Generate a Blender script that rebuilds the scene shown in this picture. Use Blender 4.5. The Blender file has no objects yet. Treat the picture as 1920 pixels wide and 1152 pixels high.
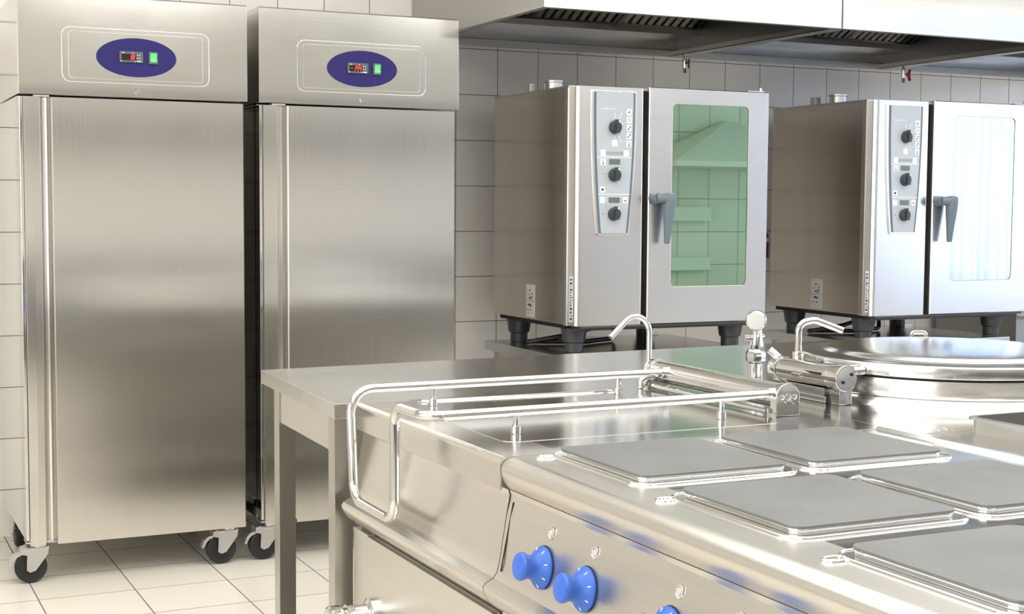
import bpy, bmesh, math, random
from mathutils import Vector, Matrix
random.seed(7)
sc = bpy.context.scene
COL = sc.collection
PI = math.pi

# ------------------------------------------------------------------ materials
def new_mat(name):
    m = bpy.data.materials.new(name); m.use_nodes = True
    nt = m.node_tree
    return m, nt, nt.nodes['Principled BSDF']

def plain(name, col, rough=.5, metal=0., emit=None, estr=0., coat=0., spec=.5):
    m, nt, b = new_mat(name)
    b.inputs['Base Color'].default_value = (*col, 1); b.inputs['Roughness'].default_value = rough
    b.inputs['Metallic'].default_value = metal; b.inputs['Specular IOR Level'].default_value = spec
    b.inputs['Coat Weight'].default_value = coat; b.inputs['Coat Roughness'].default_value = .1
    if emit: b.inputs['Emission Color'].default_value = (*emit, 1); b.inputs['Emission Strength'].default_value = estr
    return m

def N(nt, t, **kw):
    n = nt.nodes.new(t)
    for k, v in kw.items(): setattr(n, k, v)
    return n

def math_n(nt, op, a, b=None, c=None):
    n = N(nt, 'ShaderNodeMath', operation=op)
    for i, v in enumerate((a, b, c)):
        if v is None: continue
        if isinstance(v, (int, float)): n.inputs[i].default_value = v
        else: nt.links.new(v, n.inputs[i])
    return n.outputs[0]

def steel(name, col=(.62, .605, .58), rough=.25, brush=(1, 1, 1), amt=.06, bump=.02, aniso=0., tangent='Z', wavy=0.):
    """brushed stainless steel: the streaks run along the axis with the small brush number"""
    m, nt, b = new_mat(name)
    b.inputs['Metallic'].default_value = 1
    tc = N(nt, 'ShaderNodeTexCoord'); mp = N(nt, 'ShaderNodeMapping')
    mp.inputs['Scale'].default_value = brush
    nt.links.new(tc.outputs['Object'], mp.inputs[0])
    no = N(nt, 'ShaderNodeTexNoise'); no.inputs['Scale'].default_value = 1; no.inputs['Detail'].default_value = 3
    nt.links.new(mp.outputs[0], no.inputs['Vector'])
    big = N(nt, 'ShaderNodeTexNoise'); big.inputs['Scale'].default_value = 3.2; big.inputs['Detail'].default_value = 2
    nt.links.new(tc.outputs['Object'], big.inputs['Vector'])
    r = math_n(nt, 'MULTIPLY_ADD', no.outputs[0], amt, rough - amt * .5)
    r = math_n(nt, 'MULTIPLY_ADD', big.outputs[0], amt * 1.2, r)
    nt.links.new(r, b.inputs['Roughness'])
    mx = N(nt, 'ShaderNodeMix', data_type='RGBA')
    mx.inputs[6].default_value = (*[c * .95 for c in col], 1); mx.inputs[7].default_value = (*[min(1, c * 1.05) for c in col], 1)
    nt.links.new(no.outputs[0], mx.inputs[0]); nt.links.new(mx.outputs[2], b.inputs['Base Color'])
    last = None
    if bump:
        bp = N(nt, 'ShaderNodeBump'); bp.inputs['Strength'].default_value = bump; bp.inputs['Distance'].default_value = .002
        nt.links.new(no.outputs[0], bp.inputs['Height']); last = bp
    if wavy:
        b2 = N(nt, 'ShaderNodeBump'); b2.inputs['Strength'].default_value = wavy; b2.inputs['Distance'].default_value = .01
        nt.links.new(big.outputs[0], b2.inputs['Height'])
        if last: nt.links.new(last.outputs[0], b2.inputs['Normal'])
        last = b2
    if last: nt.links.new(last.outputs[0], b.inputs['Normal'])
    if aniso:
        b.inputs['Anisotropic'].default_value = aniso
        tg = N(nt, 'ShaderNodeTangent', direction_type='RADIAL', axis=tangent)
        nt.links.new(tg.outputs[0], b.inputs['Tangent'])
    return m

def tiles(name, ax, w, x0, h, z0, ay='Z', col=(.80, .785, .75), grout=(.13, .11, .10), gw=.0028, rough=.16, wav=.25):
    """square tiles laid on world axes ax / ay, joints at x0+k*w and z0+k*h"""
    m, nt, b = new_mat(name)
    ge = N(nt, 'ShaderNodeNewGeometry'); sp = N(nt, 'ShaderNodeSeparateXYZ')
    nt.links.new(ge.outputs['Position'], sp.inputs[0])
    def edge(axis, s, o):
        u = math_n(nt, 'DIVIDE', math_n(nt, 'SUBTRACT', sp.outputs[axis], o), s)
        f = math_n(nt, 'FRACT', u); d = math_n(nt, 'MINIMUM', f, math_n(nt, 'SUBTRACT', 1., f))
        return math_n(nt, 'MULTIPLY', d, s), math_n(nt, 'FLOOR', u)
    ex, cx = edge(ax, w, x0); ey, cy = edge(ay, h, z0)
    d = math_n(nt, 'MINIMUM', ex, ey)
    mk = N(nt, 'ShaderNodeMapRange'); mk.inputs[1].default_value = gw * .35; mk.inputs[2].default_value = gw * .75
    nt.links.new(d, mk.inputs[0])
    cb = N(nt, 'ShaderNodeCombineXYZ'); nt.links.new(cx, cb.inputs[0]); nt.links.new(cy, cb.inputs[1])
    wn = N(nt, 'ShaderNodeTexWhiteNoise'); nt.links.new(cb.outputs[0], wn.inputs['Vector'])
    tcol = N(nt, 'ShaderNodeMix', data_type='RGBA')
    tcol.inputs[6].default_value = (*[c * .96 for c in col], 1); tcol.inputs[7].default_value = (*[min(1, c * 1.03) for c in col], 1)
    nt.links.new(wn.outputs['Value'], tcol.inputs[0])
    mx = N(nt, 'ShaderNodeMix', data_type='RGBA'); mx.inputs[6].default_value = (*grout, 1)
    nt.links.new(mk.outputs[0], mx.inputs[0]); nt.links.new(tcol.outputs[2], mx.inputs[7])
    nt.links.new(mx.outputs[2], b.inputs['Base Color'])
    r = math_n(nt, 'MULTIPLY_ADD', mk.outputs[0], rough - .8, .8); nt.links.new(r, b.inputs['Roughness'])
    no = N(nt, 'ShaderNodeTexNoise'); no.inputs['Scale'].default_value = 38; no.inputs['Detail'].default_value = 3
    nt.links.new(ge.outputs['Position'], no.inputs['Vector'])
    hh = math_n(nt, 'ADD', mk.outputs[0], math_n(nt, 'MULTIPLY', no.outputs[0], wav))
    bp = N(nt, 'ShaderNodeBump'); bp.inputs['Strength'].default_value = .5; bp.inputs['Distance'].default_value = .0016
    nt.links.new(hh, bp.inputs['Height']); nt.links.new(bp.outputs[0], b.inputs['Normal'])
    return m

M = {}
M['tile'] = tiles('wall_tile', 'X', .2, 2.508, .2, 1.783, col=(.84, .81, .765))
M['tile_rear'] = tiles('rear_wall_tile', 'X', .36, .1, .33, .06, col=(.72, .69, .635), gw=.005)
M['tile_side'] = tiles('side_wall_tile', 'Y', .2, .03, .2, 1.783)
M['floor'] = tiles('floor_tile', 'X', .3123, .2915, .3023, 5.1428, ay='Y', col=(.74, .70, .61), grout=(.16, .13, .11), gw=.004, rough=.28, wav=.06)
M['door_steel'] = steel('brushed_door_steel', (.72, .70, .665), .165, (260, 260, 2.5), .04, .015, .85)
M['frame_steel'] = steel('frame_steel', (.56, .545, .515), .26, (220, 220, 3), .06, .02, .5)
M['header_steel'] = steel('header_steel', (.66, .65, .62), .12, (3, 3, 200), .04, .006, 0, wavy=.05)
M['mirror_side'] = steel('polished_side_steel', (.74, .735, .72), .06, (3, 3, 60), .02, .0)
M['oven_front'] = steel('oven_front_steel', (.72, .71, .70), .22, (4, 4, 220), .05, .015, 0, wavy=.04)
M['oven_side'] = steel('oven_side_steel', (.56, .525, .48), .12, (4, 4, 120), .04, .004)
M['top_steel'] = steel('table_top_steel', (.63, .63, .615), .17, (3, 120, 3), .06, .012, 0)
M['leg_steel'] = steel('leg_steel', (.50, .48, .45), .26, (120, 120, 3), .06, .015)
M['apron_steel'] = steel('apron_steel', (.66, .64, .60), .3, (3, 3, 150), .06, .01)
M['range_front'] = steel('range_front_steel', (.66, .635, .595), .17, (3, 3, 120), .05, .0, 0, wavy=.02)
M['range_panel'] = steel('range_panel_steel', (.64, .615, .57), .27, (3, 3, 120), .05, .0, 0, wavy=.02)
M['range_top'] = steel('range_top_steel', (.68, .68, .665), .10, (3, 60, 3), .05, .004, 0, wavy=.05)
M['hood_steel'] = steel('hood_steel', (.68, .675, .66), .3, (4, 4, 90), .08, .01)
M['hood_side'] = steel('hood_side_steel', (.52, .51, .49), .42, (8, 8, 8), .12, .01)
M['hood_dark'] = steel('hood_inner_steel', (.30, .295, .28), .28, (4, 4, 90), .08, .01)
M['gutter'] = steel('gutter_steel', (.40, .395, .39), .22, (4, 4, 90), .06, .0)
M['filter'] = steel('filter_steel', (.16, .15, .14), .3, (90, 4, 4), .08, .01)
M['chrome'] = plain('chrome', (.64, .635, .62), .05, 1)
M['satin'] = steel('satin_tube_steel', (.62, .61, .59), .16, (60, 60, 60), .05, .0)
M['kettle'] = steel('kettle_steel', (.66, .65, .63), .18, (5, 5, 120), .08, .01)
M['lid'] = steel('lid_steel', (.72, .72, .71), .13, (20, 20, 20), .05, .002)
M['zinc'] = steel('zinc_bracket', (.62, .62, .62), .3, (20, 20, 20), .1, .0)
M['plate'] = None
M['black'] = plain('black_plastic', (.016, .016, .018), .45)
M['dark_gap'] = plain('dark_gap', (.012, .011, .010), .7)
M['rubber'] = plain('black_rubber', (.010, .010, .011), .5)
M['foot_black'] = plain('dark_grey_plastic', (.045, .047, .052), .42)
M['cable'] = plain('black_cable', (.02, .02, .022), .4)
M['blue_plate'] = plain('dark_blue_plate', (.018, .014, .115), .45, spec=.25)
M['knob_blue'] = plain('blue_knob', (.028, .115, .50), .38)
M['oven_knob'] = plain('dark_oven_knob', (.035, .045, .055), .28)
M['panel_grey'] = plain('silver_grey_panel', (.44, .47, .50), .42, .25)
M['panel_trim'] = plain('slate_trim', (.10, .14, .19), .4)
M['panel_rim'] = steel('panel_rim_steel', (.78, .76, .70), .22, (9, 9, 9), .04, 0)
M['handle_grey'] = plain('slate_grey_handle', (.12, .155, .185), .38)
M['white'] = plain('white_print', (.86, .86, .86), .5)
M['grey_print'] = plain('grey_print', (.30, .31, .33), .5)
M['dark_print'] = plain('dark_print', (.05, .06, .08), .5)
M['blue_print'] = plain('blue_print', (.06, .17, .45), .5)
M['red_print'] = plain('red_print', (.65, .10, .07), .5)
M['lcd'] = plain('grey_lcd', (.12, .15, .13), .25)
M['bezel'] = plain('controller_bezel', (.085, .10, .105), .35)
M['screen'] = plain('dark_screen', (.015, .006, .006), .15)
M['red_led'] = plain('red_led', (.8, .03, .03), .4, emit=(1, .03, .05), estr=4.3)
M['green_led'] = plain('green_switch', (.12, .50, .20), .3, emit=(.10, .62, .20), estr=.25)
M['dark_red'] = plain('dark_red_plastic', (.17, .012, .02), .3)
M['red'] = plain('red_handle', (.45, .02, .02), .4)
M['brass'] = plain('brass', (.65, .42, .12), .25, 1)
M['label_silver'] = plain('silver_label', (.55, .55, .53), .4, .3)
M['plaster'] = plain('white_plaster', (.80, .80, .79), .7)
def curtain_mat():
    m, nt, b = new_mat('white_curtain'); nt.nodes.remove(b)
    d = N(nt, 'ShaderNodeBsdfDiffuse'); d.inputs[0].default_value = (.88, .90, .93, 1)
    t = N(nt, 'ShaderNodeBsdfTranslucent'); t.inputs[0].default_value = (.88, .92, .97, 1)
    ms = N(nt, 'ShaderNodeMixShader'); ms.inputs[0].default_value = .6
    nt.links.new(d.outputs[0], ms.inputs[1]); nt.links.new(t.outputs[0], ms.inputs[2]); nt.links.new(ms.outputs[0], nt.nodes['Material Output'].inputs[0])
    return m
M['curtain'] = curtain_mat()
M['daylight'] = plain('daylight_pane', (.8, .85, 1), .3, emit=(.80, .88, 1.0), estr=4.3)
M['lamp_pane'] = plain('lamp_diffuser', (.9, .9, .88), .5, emit=(1.0, .975, .93), estr=6.5)
M['frame_white'] = plain('white_frame', (.75, .75, .74), .5)
M['cabinet_dark'] = plain('dark_cabinet', (.10, .095, .088), .5)
M['rear_steel'] = steel('rear_steel', (.6, .6, .58), .3, (5, 5, 60), .05, 0)

def plate_mat():
    m, nt, b = new_mat('cast_iron_plate')
    tc = N(nt, 'ShaderNodeTexCoord')
    n1 = N(nt, 'ShaderNodeTexNoise'); n1.inputs['Scale'].default_value = 7; n1.inputs['Detail'].default_value = 6
    n2 = N(nt, 'ShaderNodeTexNoise'); n2.inputs['Scale'].default_value = 260; n2.inputs['Detail'].default_value = 2
    nt.links.new(tc.outputs['Object'], n1.inputs['Vector']); nt.links.new(tc.outputs['Object'], n2.inputs['Vector'])
    mx = N(nt, 'ShaderNodeMix', data_type='RGBA'); mx.inputs[6].default_value = (.12, .123, .121, 1); mx.inputs[7].default_value = (.19, .193, .188, 1)
    nt.links.new(n1.outputs[0], mx.inputs[0]); nt.links.new(mx.outputs[2], b.inputs['Base Color'])
    b.inputs['Metallic'].default_value = .35
    nt.links.new(math_n(nt, 'MULTIPLY_ADD', n1.outputs[0], .2, .38), b.inputs['Roughness'])
    bp = N(nt, 'ShaderNodeBump'); bp.inputs['Strength'].default_value = .12; bp.inputs['Distance'].default_value = .001
    nt.links.new(n2.outputs[0], bp.inputs['Height']); nt.links.new(bp.outputs[0], b.inputs['Normal'])
    return m
M['plate'] = plate_mat()

def glass_mat(name, tint, rough, dark):
    m, nt, b = new_mat(name)
    nt.nodes.remove(b)
    out = nt.nodes['Material Output']
    g = N(nt, 'ShaderNodeBsdfGlossy'); g.inputs['Color'].default_value = (*tint, 1); g.inputs['Roughness'].default_value = rough
    d = N(nt, 'ShaderNodeBsdfDiffuse'); d.inputs['Color'].default_value = (*dark, 1)
    ms = N(nt, 'ShaderNodeMixShader'); ms.inputs[0].default_value = .86
    nt.links.new(d.outputs[0], ms.inputs[1]); nt.links.new(g.outputs[0], ms.inputs[2]); nt.links.new(ms.outputs[0], out.inputs[0])
    return m
M['green_glass'] = glass_mat('green_tinted_oven_glass', (.43, .60, .42), .012, (.05, .12, .07))
M['blue_glass'] = glass_mat('pale_blue_oven_glass', (.52, .56, .62), .012, (.2, .24, .28))

# ------------------------------------------------------------------ mesh builder
class MB:
    def __init__(s): s.bm = bmesh.new()
    def _merge(s, b, mat=None):
        if mat is not None: bmesh.ops.transform(b, matrix=mat, verts=b.verts)
        me = bpy.data.meshes.new('t'); b.to_mesh(me); b.free(); s.bm.from_mesh(me); bpy.data.meshes.remove(me)
        return s
    def box(s, x0, x1, y0, y1, z0, z1, bev=0., seg=2, mat=None):
        b = bmesh.new(); bmesh.ops.create_cube(b, size=1)
        for v in b.verts: v.co = Vector(((x0+x1)/2+v.co.x*(x1-x0), (y0+y1)/2+v.co.y*(y1-y0), (z0+z1)/2+v.co.z*(z1-z0)))
        if bev: bmesh.ops.bevel(b, geom=b.edges[:], offset=bev, segments=seg, profile=.5, affect='EDGES')
        return s._merge(b, mat)
    def prism(s, poly, axis, a0, a1, bev=0., seg=2, mat=None):
        """poly in the two other axes (x: (y,z), y: (x,z), z: (x,y)) extruded from a0 to a1"""
        b = bmesh.new()
        def P(p, a): return {'x': (a, p[0], p[1]), 'y': (p[0], a, p[1]), 'z': (p[0], p[1], a)}[axis]
        v0 = [b.verts.new(P(p, a0)) for p in poly]; v1 = [b.verts.new(P(p, a1)) for p in poly]
        n = len(poly); e = []
        b.faces.new(v0); b.faces.new(v1[::-1])
        for i in range(n): b.faces.new((v0[i], v0[(i+1) % n], v1[(i+1) % n], v1[i]))
        bmesh.ops.recalc_face_normals(b, faces=b.faces)
        if bev:
            ee = [x for f in b.faces if len(f.verts) == n and n > 4 for x in f.edges] if n > 4 else b.edges[:]
            bmesh.ops.bevel(b, geom=list(set(ee)), offset=bev, segments=seg, profile=.5, affect='EDGES')
        return s._merge(b, mat)
    def cyl(s, p0, p1, r0, r1=None, seg=24, bev=0.):
        p0, p1 = Vector(p0), Vector(p1); r1 = r0 if r1 is None else r1
        d = p1-p0; L = d.length
        b = bmesh.new(); bmesh.ops.create_cone(b, cap_ends=True, segments=seg, radius1=r0, radius2=r1, depth=L)
        if bev:
            ee = [e for e in b.edges if abs(e.verts[0].co.z-e.verts[1].co.z) < 1e-6]
            bmesh.ops.bevel(b, geom=ee, offset=bev, segments=2, profile=.5, affect='EDGES')
        q = Vector((0, 0, 1)).rotation_difference(d.normalized()).to_matrix().to_4x4()
        return s._merge(b, Matrix.Translation((p0+p1)/2) @ q)
    def lathe(s, prof, origin=(0, 0, 0), axis=(0, 0, 1), seg=48, cap=True):
        """prof: (radius, height) pairs from bottom to top"""
        b = bmesh.new(); rings = []
        for r, h in prof:
            if r < 1e-6: rings.append([b.verts.new((0, 0, h))])
            else: rings.append([b.verts.new((r*math.cos(2*PI*i/seg), r*math.sin(2*PI*i/seg), h)) for i in range(seg)])
        for a, c in zip(rings, rings[1:]):
            for i in range(seg):
                j = (i+1) % seg
                if len(a) == 1 and len(c) == 1: continue
                if len(a) == 1: b.faces.new((a[0], c[i], c[j]))
                elif len(c) == 1: b.faces.new((a[i], a[j], c[0]))
                else: b.faces.new((a[i], a[j], c[j], c[i]))
        if cap:
            if len(rings[0]) > 1: b.faces.new(rings[0][::-1])
            if len(rings[-1]) > 1: b.faces.new(rings[-1])
        bmesh.ops.recalc_face_normals(b, faces=b.faces)
        q = Vector((0, 0, 1)).rotation_difference(Vector(axis).normalized()).to_matrix().to_4x4()
        return s._merge(b, Matrix.Translation(origin) @ q)
    def tube(s, pts, r, seg=14, closed=False, hollow=0.):
        pts = [Vector(p) for p in pts]; n = len(pts)
        b = bmesh.new()
        T = []
        for i in range(n):
            a = pts[(i-1) % n] if (closed or i > 0) else pts[i]; c = pts[(i+1) % n] if (closed or i < n-1) else pts[i]
            T.append((c-a).normalized())
        up = Vector((0, 0, 1)) if abs(T[0].z) < .9 else Vector((0, 1, 0))
        nx = T[0].cross(up).normalized(); rings = []
        for i in range(n):
            if i: nx = (T[i-1].rotation_difference(T[i]) @ nx)
            nx = (nx - T[i]*nx.dot(T[i])).normalized(); ny = T[i].cross(nx)
            rr = r[i] if isinstance(r, (list, tuple)) else r
            rings.append([b.verts.new(pts[i]+nx*rr*math.cos(2*PI*k/seg)+ny*rr*math.sin(2*PI*k/seg)) for k in range(seg)])
        R = range(n if closed else n-1)
        for i in R:
            a, c = rings[i], rings[(i+1) % n]
            for k in range(seg): b.faces.new((a[k], a[(k+1) % seg], c[(k+1) % seg], c[k]))
        if not closed:
            b.faces.new(rings[0][::-1])
            if hollow:
                rr = r[-1] if isinstance(r, (list, tuple)) else r
                c = pts[-1]; inn = [b.verts.new(c+(v.co-c)*(1-hollow)) for v in rings[-1]]
                dp = [b.verts.new(v.co-T[-1]*rr*2) for v in inn]
                for k in range(seg):
                    j = (k+1) % seg
                    b.faces.new((rings[-1][k], rings[-1][j], inn[j], inn[k])); b.faces.new((inn[k], inn[j], dp[j], dp[k]))
                b.faces.new(dp)
            else: b.faces.new(rings[-1])
        bmesh.ops.recalc_face_normals(b, faces=b.faces)
        return s._merge(b)
    def sphere(s, c, r, sc_=(1, 1, 1), seg=24):
        b = bmesh.new(); bmesh.ops.create_uvsphere(b, u_segments=seg, v_segments=seg//2, radius=r)
        return s._merge(b, Matrix.Translation(c) @ Matrix.Diagonal((*sc_, 1)))
    def quad(s, a, b_, c, d):
        vs = [s.bm.verts.new(p) for p in (a, b_, c, d)]; s.bm.faces.new(vs); return s

ORG = Vector((0, 0, 0))
def obj(name, mb, mat, parent=None, label=None, kind=None, sharp=35):
    me = bpy.data.meshes.new(name); bm = mb.bm
    bmesh.ops.translate(bm, vec=-ORG if parent is not None else Vector((0, 0, 0)), verts=bm.verts)
    bm.to_mesh(me); bm.free()
    me.materials.append(M[mat] if isinstance(mat, str) else mat)
    for p in me.polygons: p.use_smooth = True
    me.set_sharp_from_angle(angle=math.radians(sharp))
    o = bpy.data.objects.new(name, me); COL.objects.link(o)
    wn = o.modifiers.new('wn', 'WEIGHTED_NORMAL'); wn.keep_sharp = True; wn.weight = 70
    if parent is not None: o.parent = parent
    if label: o['label'] = label
    if kind: o['kind'] = kind
    return o

def thing(name, label, cat, loc=(0, 0, 0), group=None, local=False):
    """an Empty at the thing's base; children are modelled in world space unless local"""
    global ORG
    o = bpy.data.objects.new(name, None); COL.objects.link(o)
    o.empty_display_size = .1; o.location = loc; o['label'] = label; o['category'] = cat
    if group: o['group'] = group
    ORG = Vector((0, 0, 0)) if local else Vector(loc)
    return o

def tag(o, label, cat, group=None):
    o['label'] = label; o['category'] = cat
    if group: o['group'] = group
    return o

def struct(name, mb, mat, parent=None):
    return obj(name, mb, mat, parent, kind='structure' if parent is None else None)

def copy_tree(o, parent=None, skip=()):
    c = o.copy(); COL.objects.link(c); c.parent = parent
    for ch in list(o.children):
        if ch.name.split('.')[0] in skip: continue
        copy_tree(ch, c, skip)
    return c

def fillet(pts, r, n=8, closed=False):
    P = [Vector(p) for p in pts]; out = []; m = len(P)
    for i in range(m):
        rr = r[i] if isinstance(r, (list, tuple)) else r
        if not closed and i in (0, m-1) or rr <= 0: out.append(P[i]); continue
        a, b, c = P[(i-1) % m], P[i], P[(i+1) % m]
        d1 = (a-b).normalized(); d2 = (c-b).normalized()
        ang = d1.angle(d2)
        if ang > PI-.02: out.append(b); continue
        t = min(rr/math.tan(ang/2), (a-b).length*.49, (c-b).length*.49)
        R = t*math.tan(ang/2); p1 = b+d1*t; p2 = b+d2*t
        ctr = b+(d1+d2).normalized()*(R/math.sin(ang/2))
        v1, v2 = p1-ctr, p2-ctr; tot = v1.angle(v2); ax = v1.cross(v2).normalized()
        for k in range(n+1): out.append(ctr+Matrix.Rotation(tot*k/n, 3, ax) @ v1)
    return out

def rrect(x0, x1, y0, y1, r, n=6):
    out = []
    for cx, cy, a in ((x1-r, y1-r, 0), (x0+r, y1-r, 90), (x0+r, y0+r, 180), (x1-r, y0+r, 270)):
        for k in range(n+1):
            t = math.radians(a+90*k/n); out.append((cx+r*math.cos(t), cy+r*math.sin(t)))
    return out

SEG = {'0': 'abcdef', '1': 'bc', '4': 'fgbc', '8': 'abcdefg', '-': 'g'}
def seven(mb, ch, x, z, w, h, y, t):
    """seven-segment digit drawn in the XZ plane at depth y (facing -Y)"""
    S = {'a': (0, w, h-t, h), 'd': (0, w, 0, t), 'g': (0, w, h/2-t/2, h/2+t/2), 'f': (0, t, h/2, h), 'b': (w-t, w, h/2, h), 'e': (0, t, 0, h/2), 'c': (w-t, w, 0, h/2)}
    for k in SEG[ch]:
        a, b, c, d = S[k]; sl = .18
        g = t*.12
        x0, x1, z0, z1 = a+g, b-g, c+g, d-g
        mb.prism([(x+x0+z0*sl, z+z0), (x+x1+z0*sl, z+z0), (x+x1+z1*sl, z+z1), (x+x0+z1*sl, z+z1)], 'y', y-.0006, y)

def text_obj(name, s, size, mat, parent, loc, rot=(PI/2, 0, 0), label=None):
    cu = bpy.data.curves.new(name, 'FONT'); cu.body = s; cu.size = size; cu.extrude = .0002; cu.resolution_u = 2
    t = bpy.data.objects.new(name, cu); COL.objects.link(t)
    dg = bpy.context.evaluated_depsgraph_get()
    me = bpy.data.meshes.new_from_object(t.evaluated_get(dg))
    bpy.data.objects.remove(t)
    me.transform(Matrix.Translation(loc) @ Matrix.Rotation(rot[0], 4, 'X'))
    if not me.materials: me.materials.append(M[mat])
    else: me.materials[0] = M[mat]
    o = bpy.data.objects.new(name, me); COL.objects.link(o); o.parent = parent
    if label: o['label'] = label
    return o

# ------------------------------------------------------------------ the setting
YB, XL, XR, YF, ZC = 5.832, -2.2, 9.6, -2.6, 2.95
struct('floor', MB().box(XL-.1, XR+.1, YF-.1, YB+.1, -.1, 0), 'floor')
struct('ceiling', MB().box(XL-.1, XR+.1, YF-.1, YB+.1, ZC, ZC+.1), 'plaster')
struct('wall_back', MB().box(XL-.1, XR+.1, YB, YB+.1, 0, ZC), 'tile')
struct('wall_front', MB().box(XL-.1, XR+.1, YF-.1, YF, 0, ZC), 'tile_rear')
struct('wall_left', MB().box(XL-.1, XL, YF, YB, 0, ZC), 'tile_side')
# right wall with a window opening, daylight comes through it
WY0, WY1, WZ0, WZ1 = -2.1, 4.4, .55, 2.75
struct('wall_right', MB().box(XR, XR+.1, YF, WY0, 0, ZC).box(XR, XR+.1, WY1, YB, 0, ZC).box(XR, XR+.1, WY0, WY1, 0, WZ0).box(XR, XR+.1, WY0, WY1, WZ1, ZC), 'tile_side')
w = struct('window_1', MB().box(XR+.06, XR+.08, WY0, WY1, WZ0, WZ1), 'daylight')
fr = MB()
for yy in (WY0, (WY0*2+WY1)/3, (WY0+WY1*2)/3, WY1-.05): fr.box(XR+.02, XR+.06, yy, yy+.05, WZ0, WZ1)
fr.box(XR+.02, XR+.06, WY0, WY1, WZ0, WZ0+.05).box(XR+.02, XR+.06, WY0, WY1, WZ1-.05, WZ1)
struct('window_frame', fr, 'frame_white', w)
# pleated curtain in front of the window
cm = MB(); b = cm.bm; prev = None
for i in range(601):
    y = WY0-.05+(WY1-WY0+.1)*i/600
    x = XR-.08+.035*math.sin(i*.62)+.020*math.sin(i*.173+1)
    cur = (b.verts.new((x, y, .4)), b.verts.new((x, y, 2.85)))
    if prev: b.faces.new((prev[0], cur[0], cur[1], prev[1]))
    prev = cur
tag(obj('curtain', cm, 'curtain'), 'long pleated white curtain hanging over the bright window', 'curtain')

# ceiling luminaires
k = 0
for lx in (-.6, 2.2, 5.0):
    for ly in (-1.4, 1.0, 3.3):
        lt = MB().box(lx-.62, lx+.62, ly-.16, ly+.16, ZC-.03, ZC-.002)
        t = thing('ceiling_light', 'flush rectangular ceiling light with a white diffuser', 'light', (lx, ly, ZC), group='ceiling lights over the kitchen')
        obj('diffuser', lt, 'lamp_pane', t)
        f = MB()
        for a in (rrect(lx-.65, lx+.65, ly-.19, ly+.19, .01, 2),):
            pts = [(p[0], p[1], ZC-.02) for p in a]; f.tube(pts, .012, 6, closed=True)
        obj('frame', f, 'frame_white', t)

# unseen, placed for the steel to mirror: rear counter, added dark bar, pyramid hood
t = thing('rear_counter', 'long dark-fronted steel counter along the wall behind the camera', 'counter', (1.5, YF+.35, 0))
obj('cabinet', MB().box(-1.8, 6.2, YF+.03, YF+.62, 0, .86, .005), 'cabinet_dark', t)
obj('worktop', MB().box(-1.85, 6.25, YF+.01, YF+.68, .86, .92, .004), 'plaster', t)
tag(obj('reflection_bar', MB().box(-1.6, 6.0, YF+.01, YF+.42, 1.84, 2.00, .003), 'cabinet_dark'), 'long dark bar above the rear counter, added for its reflection', 'shelf')  # unseen bar, added to make the dark band mirrored on the refrigerator doors
hb = MB(); bm = hb.bm
hx0, hx1, hy0, hy1 = 7.14, 9.22, YF+.02, YF+.80
lo = [bm.verts.new(p) for p in ((hx0, hy0, 1.68), (hx1, hy0, 1.68), (hx1, hy1, 1.68), (hx0, hy1, 1.68))]
mi = [bm.verts.new((v.co.x, v.co.y, 1.73)) for v in lo]
hi = [bm.verts.new(p) for p in ((8.14, hy0, 2.15), (8.24, hy0, 2.15), (8.24, hy0+.1, 2.15), (8.14, hy0+.1, 2.15))]
for a, c in ((lo, mi), (mi, hi)):
    for i in range(4): bm.faces.new((a[i], a[(i+1) % 4], c[(i+1) % 4], c[i]))
bm.faces.new(hi); bm.faces.new(lo[::-1])
bmesh.ops.recalc_face_normals(bm, faces=bm.faces)
tag(obj('wall_hood', hb, 'frame_white', sharp=8), 'pyramid-shaped steel wall hood in the far corner', 'hood')

for z0, z1, lb in ((1.16, 1.30, 'upper white bar on the far tiled wall, added for its reflection'), (.67, .80, 'lower white bar on the far tiled wall, added for its reflection')):  # unseen bars, added to make the pale bands in the oven glass
    tag(obj('reflection_strip', MB().box(6.35, 8.0, YF+.01, YF+.09, z0, z1, .006).box(6.35, 7.98, YF+.085, YF+.095, (z0+z1)/2-.004, (z0+z1)/2+.004), 'frame_white'), lb, 'rail', 'white bars added for reflections')
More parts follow.
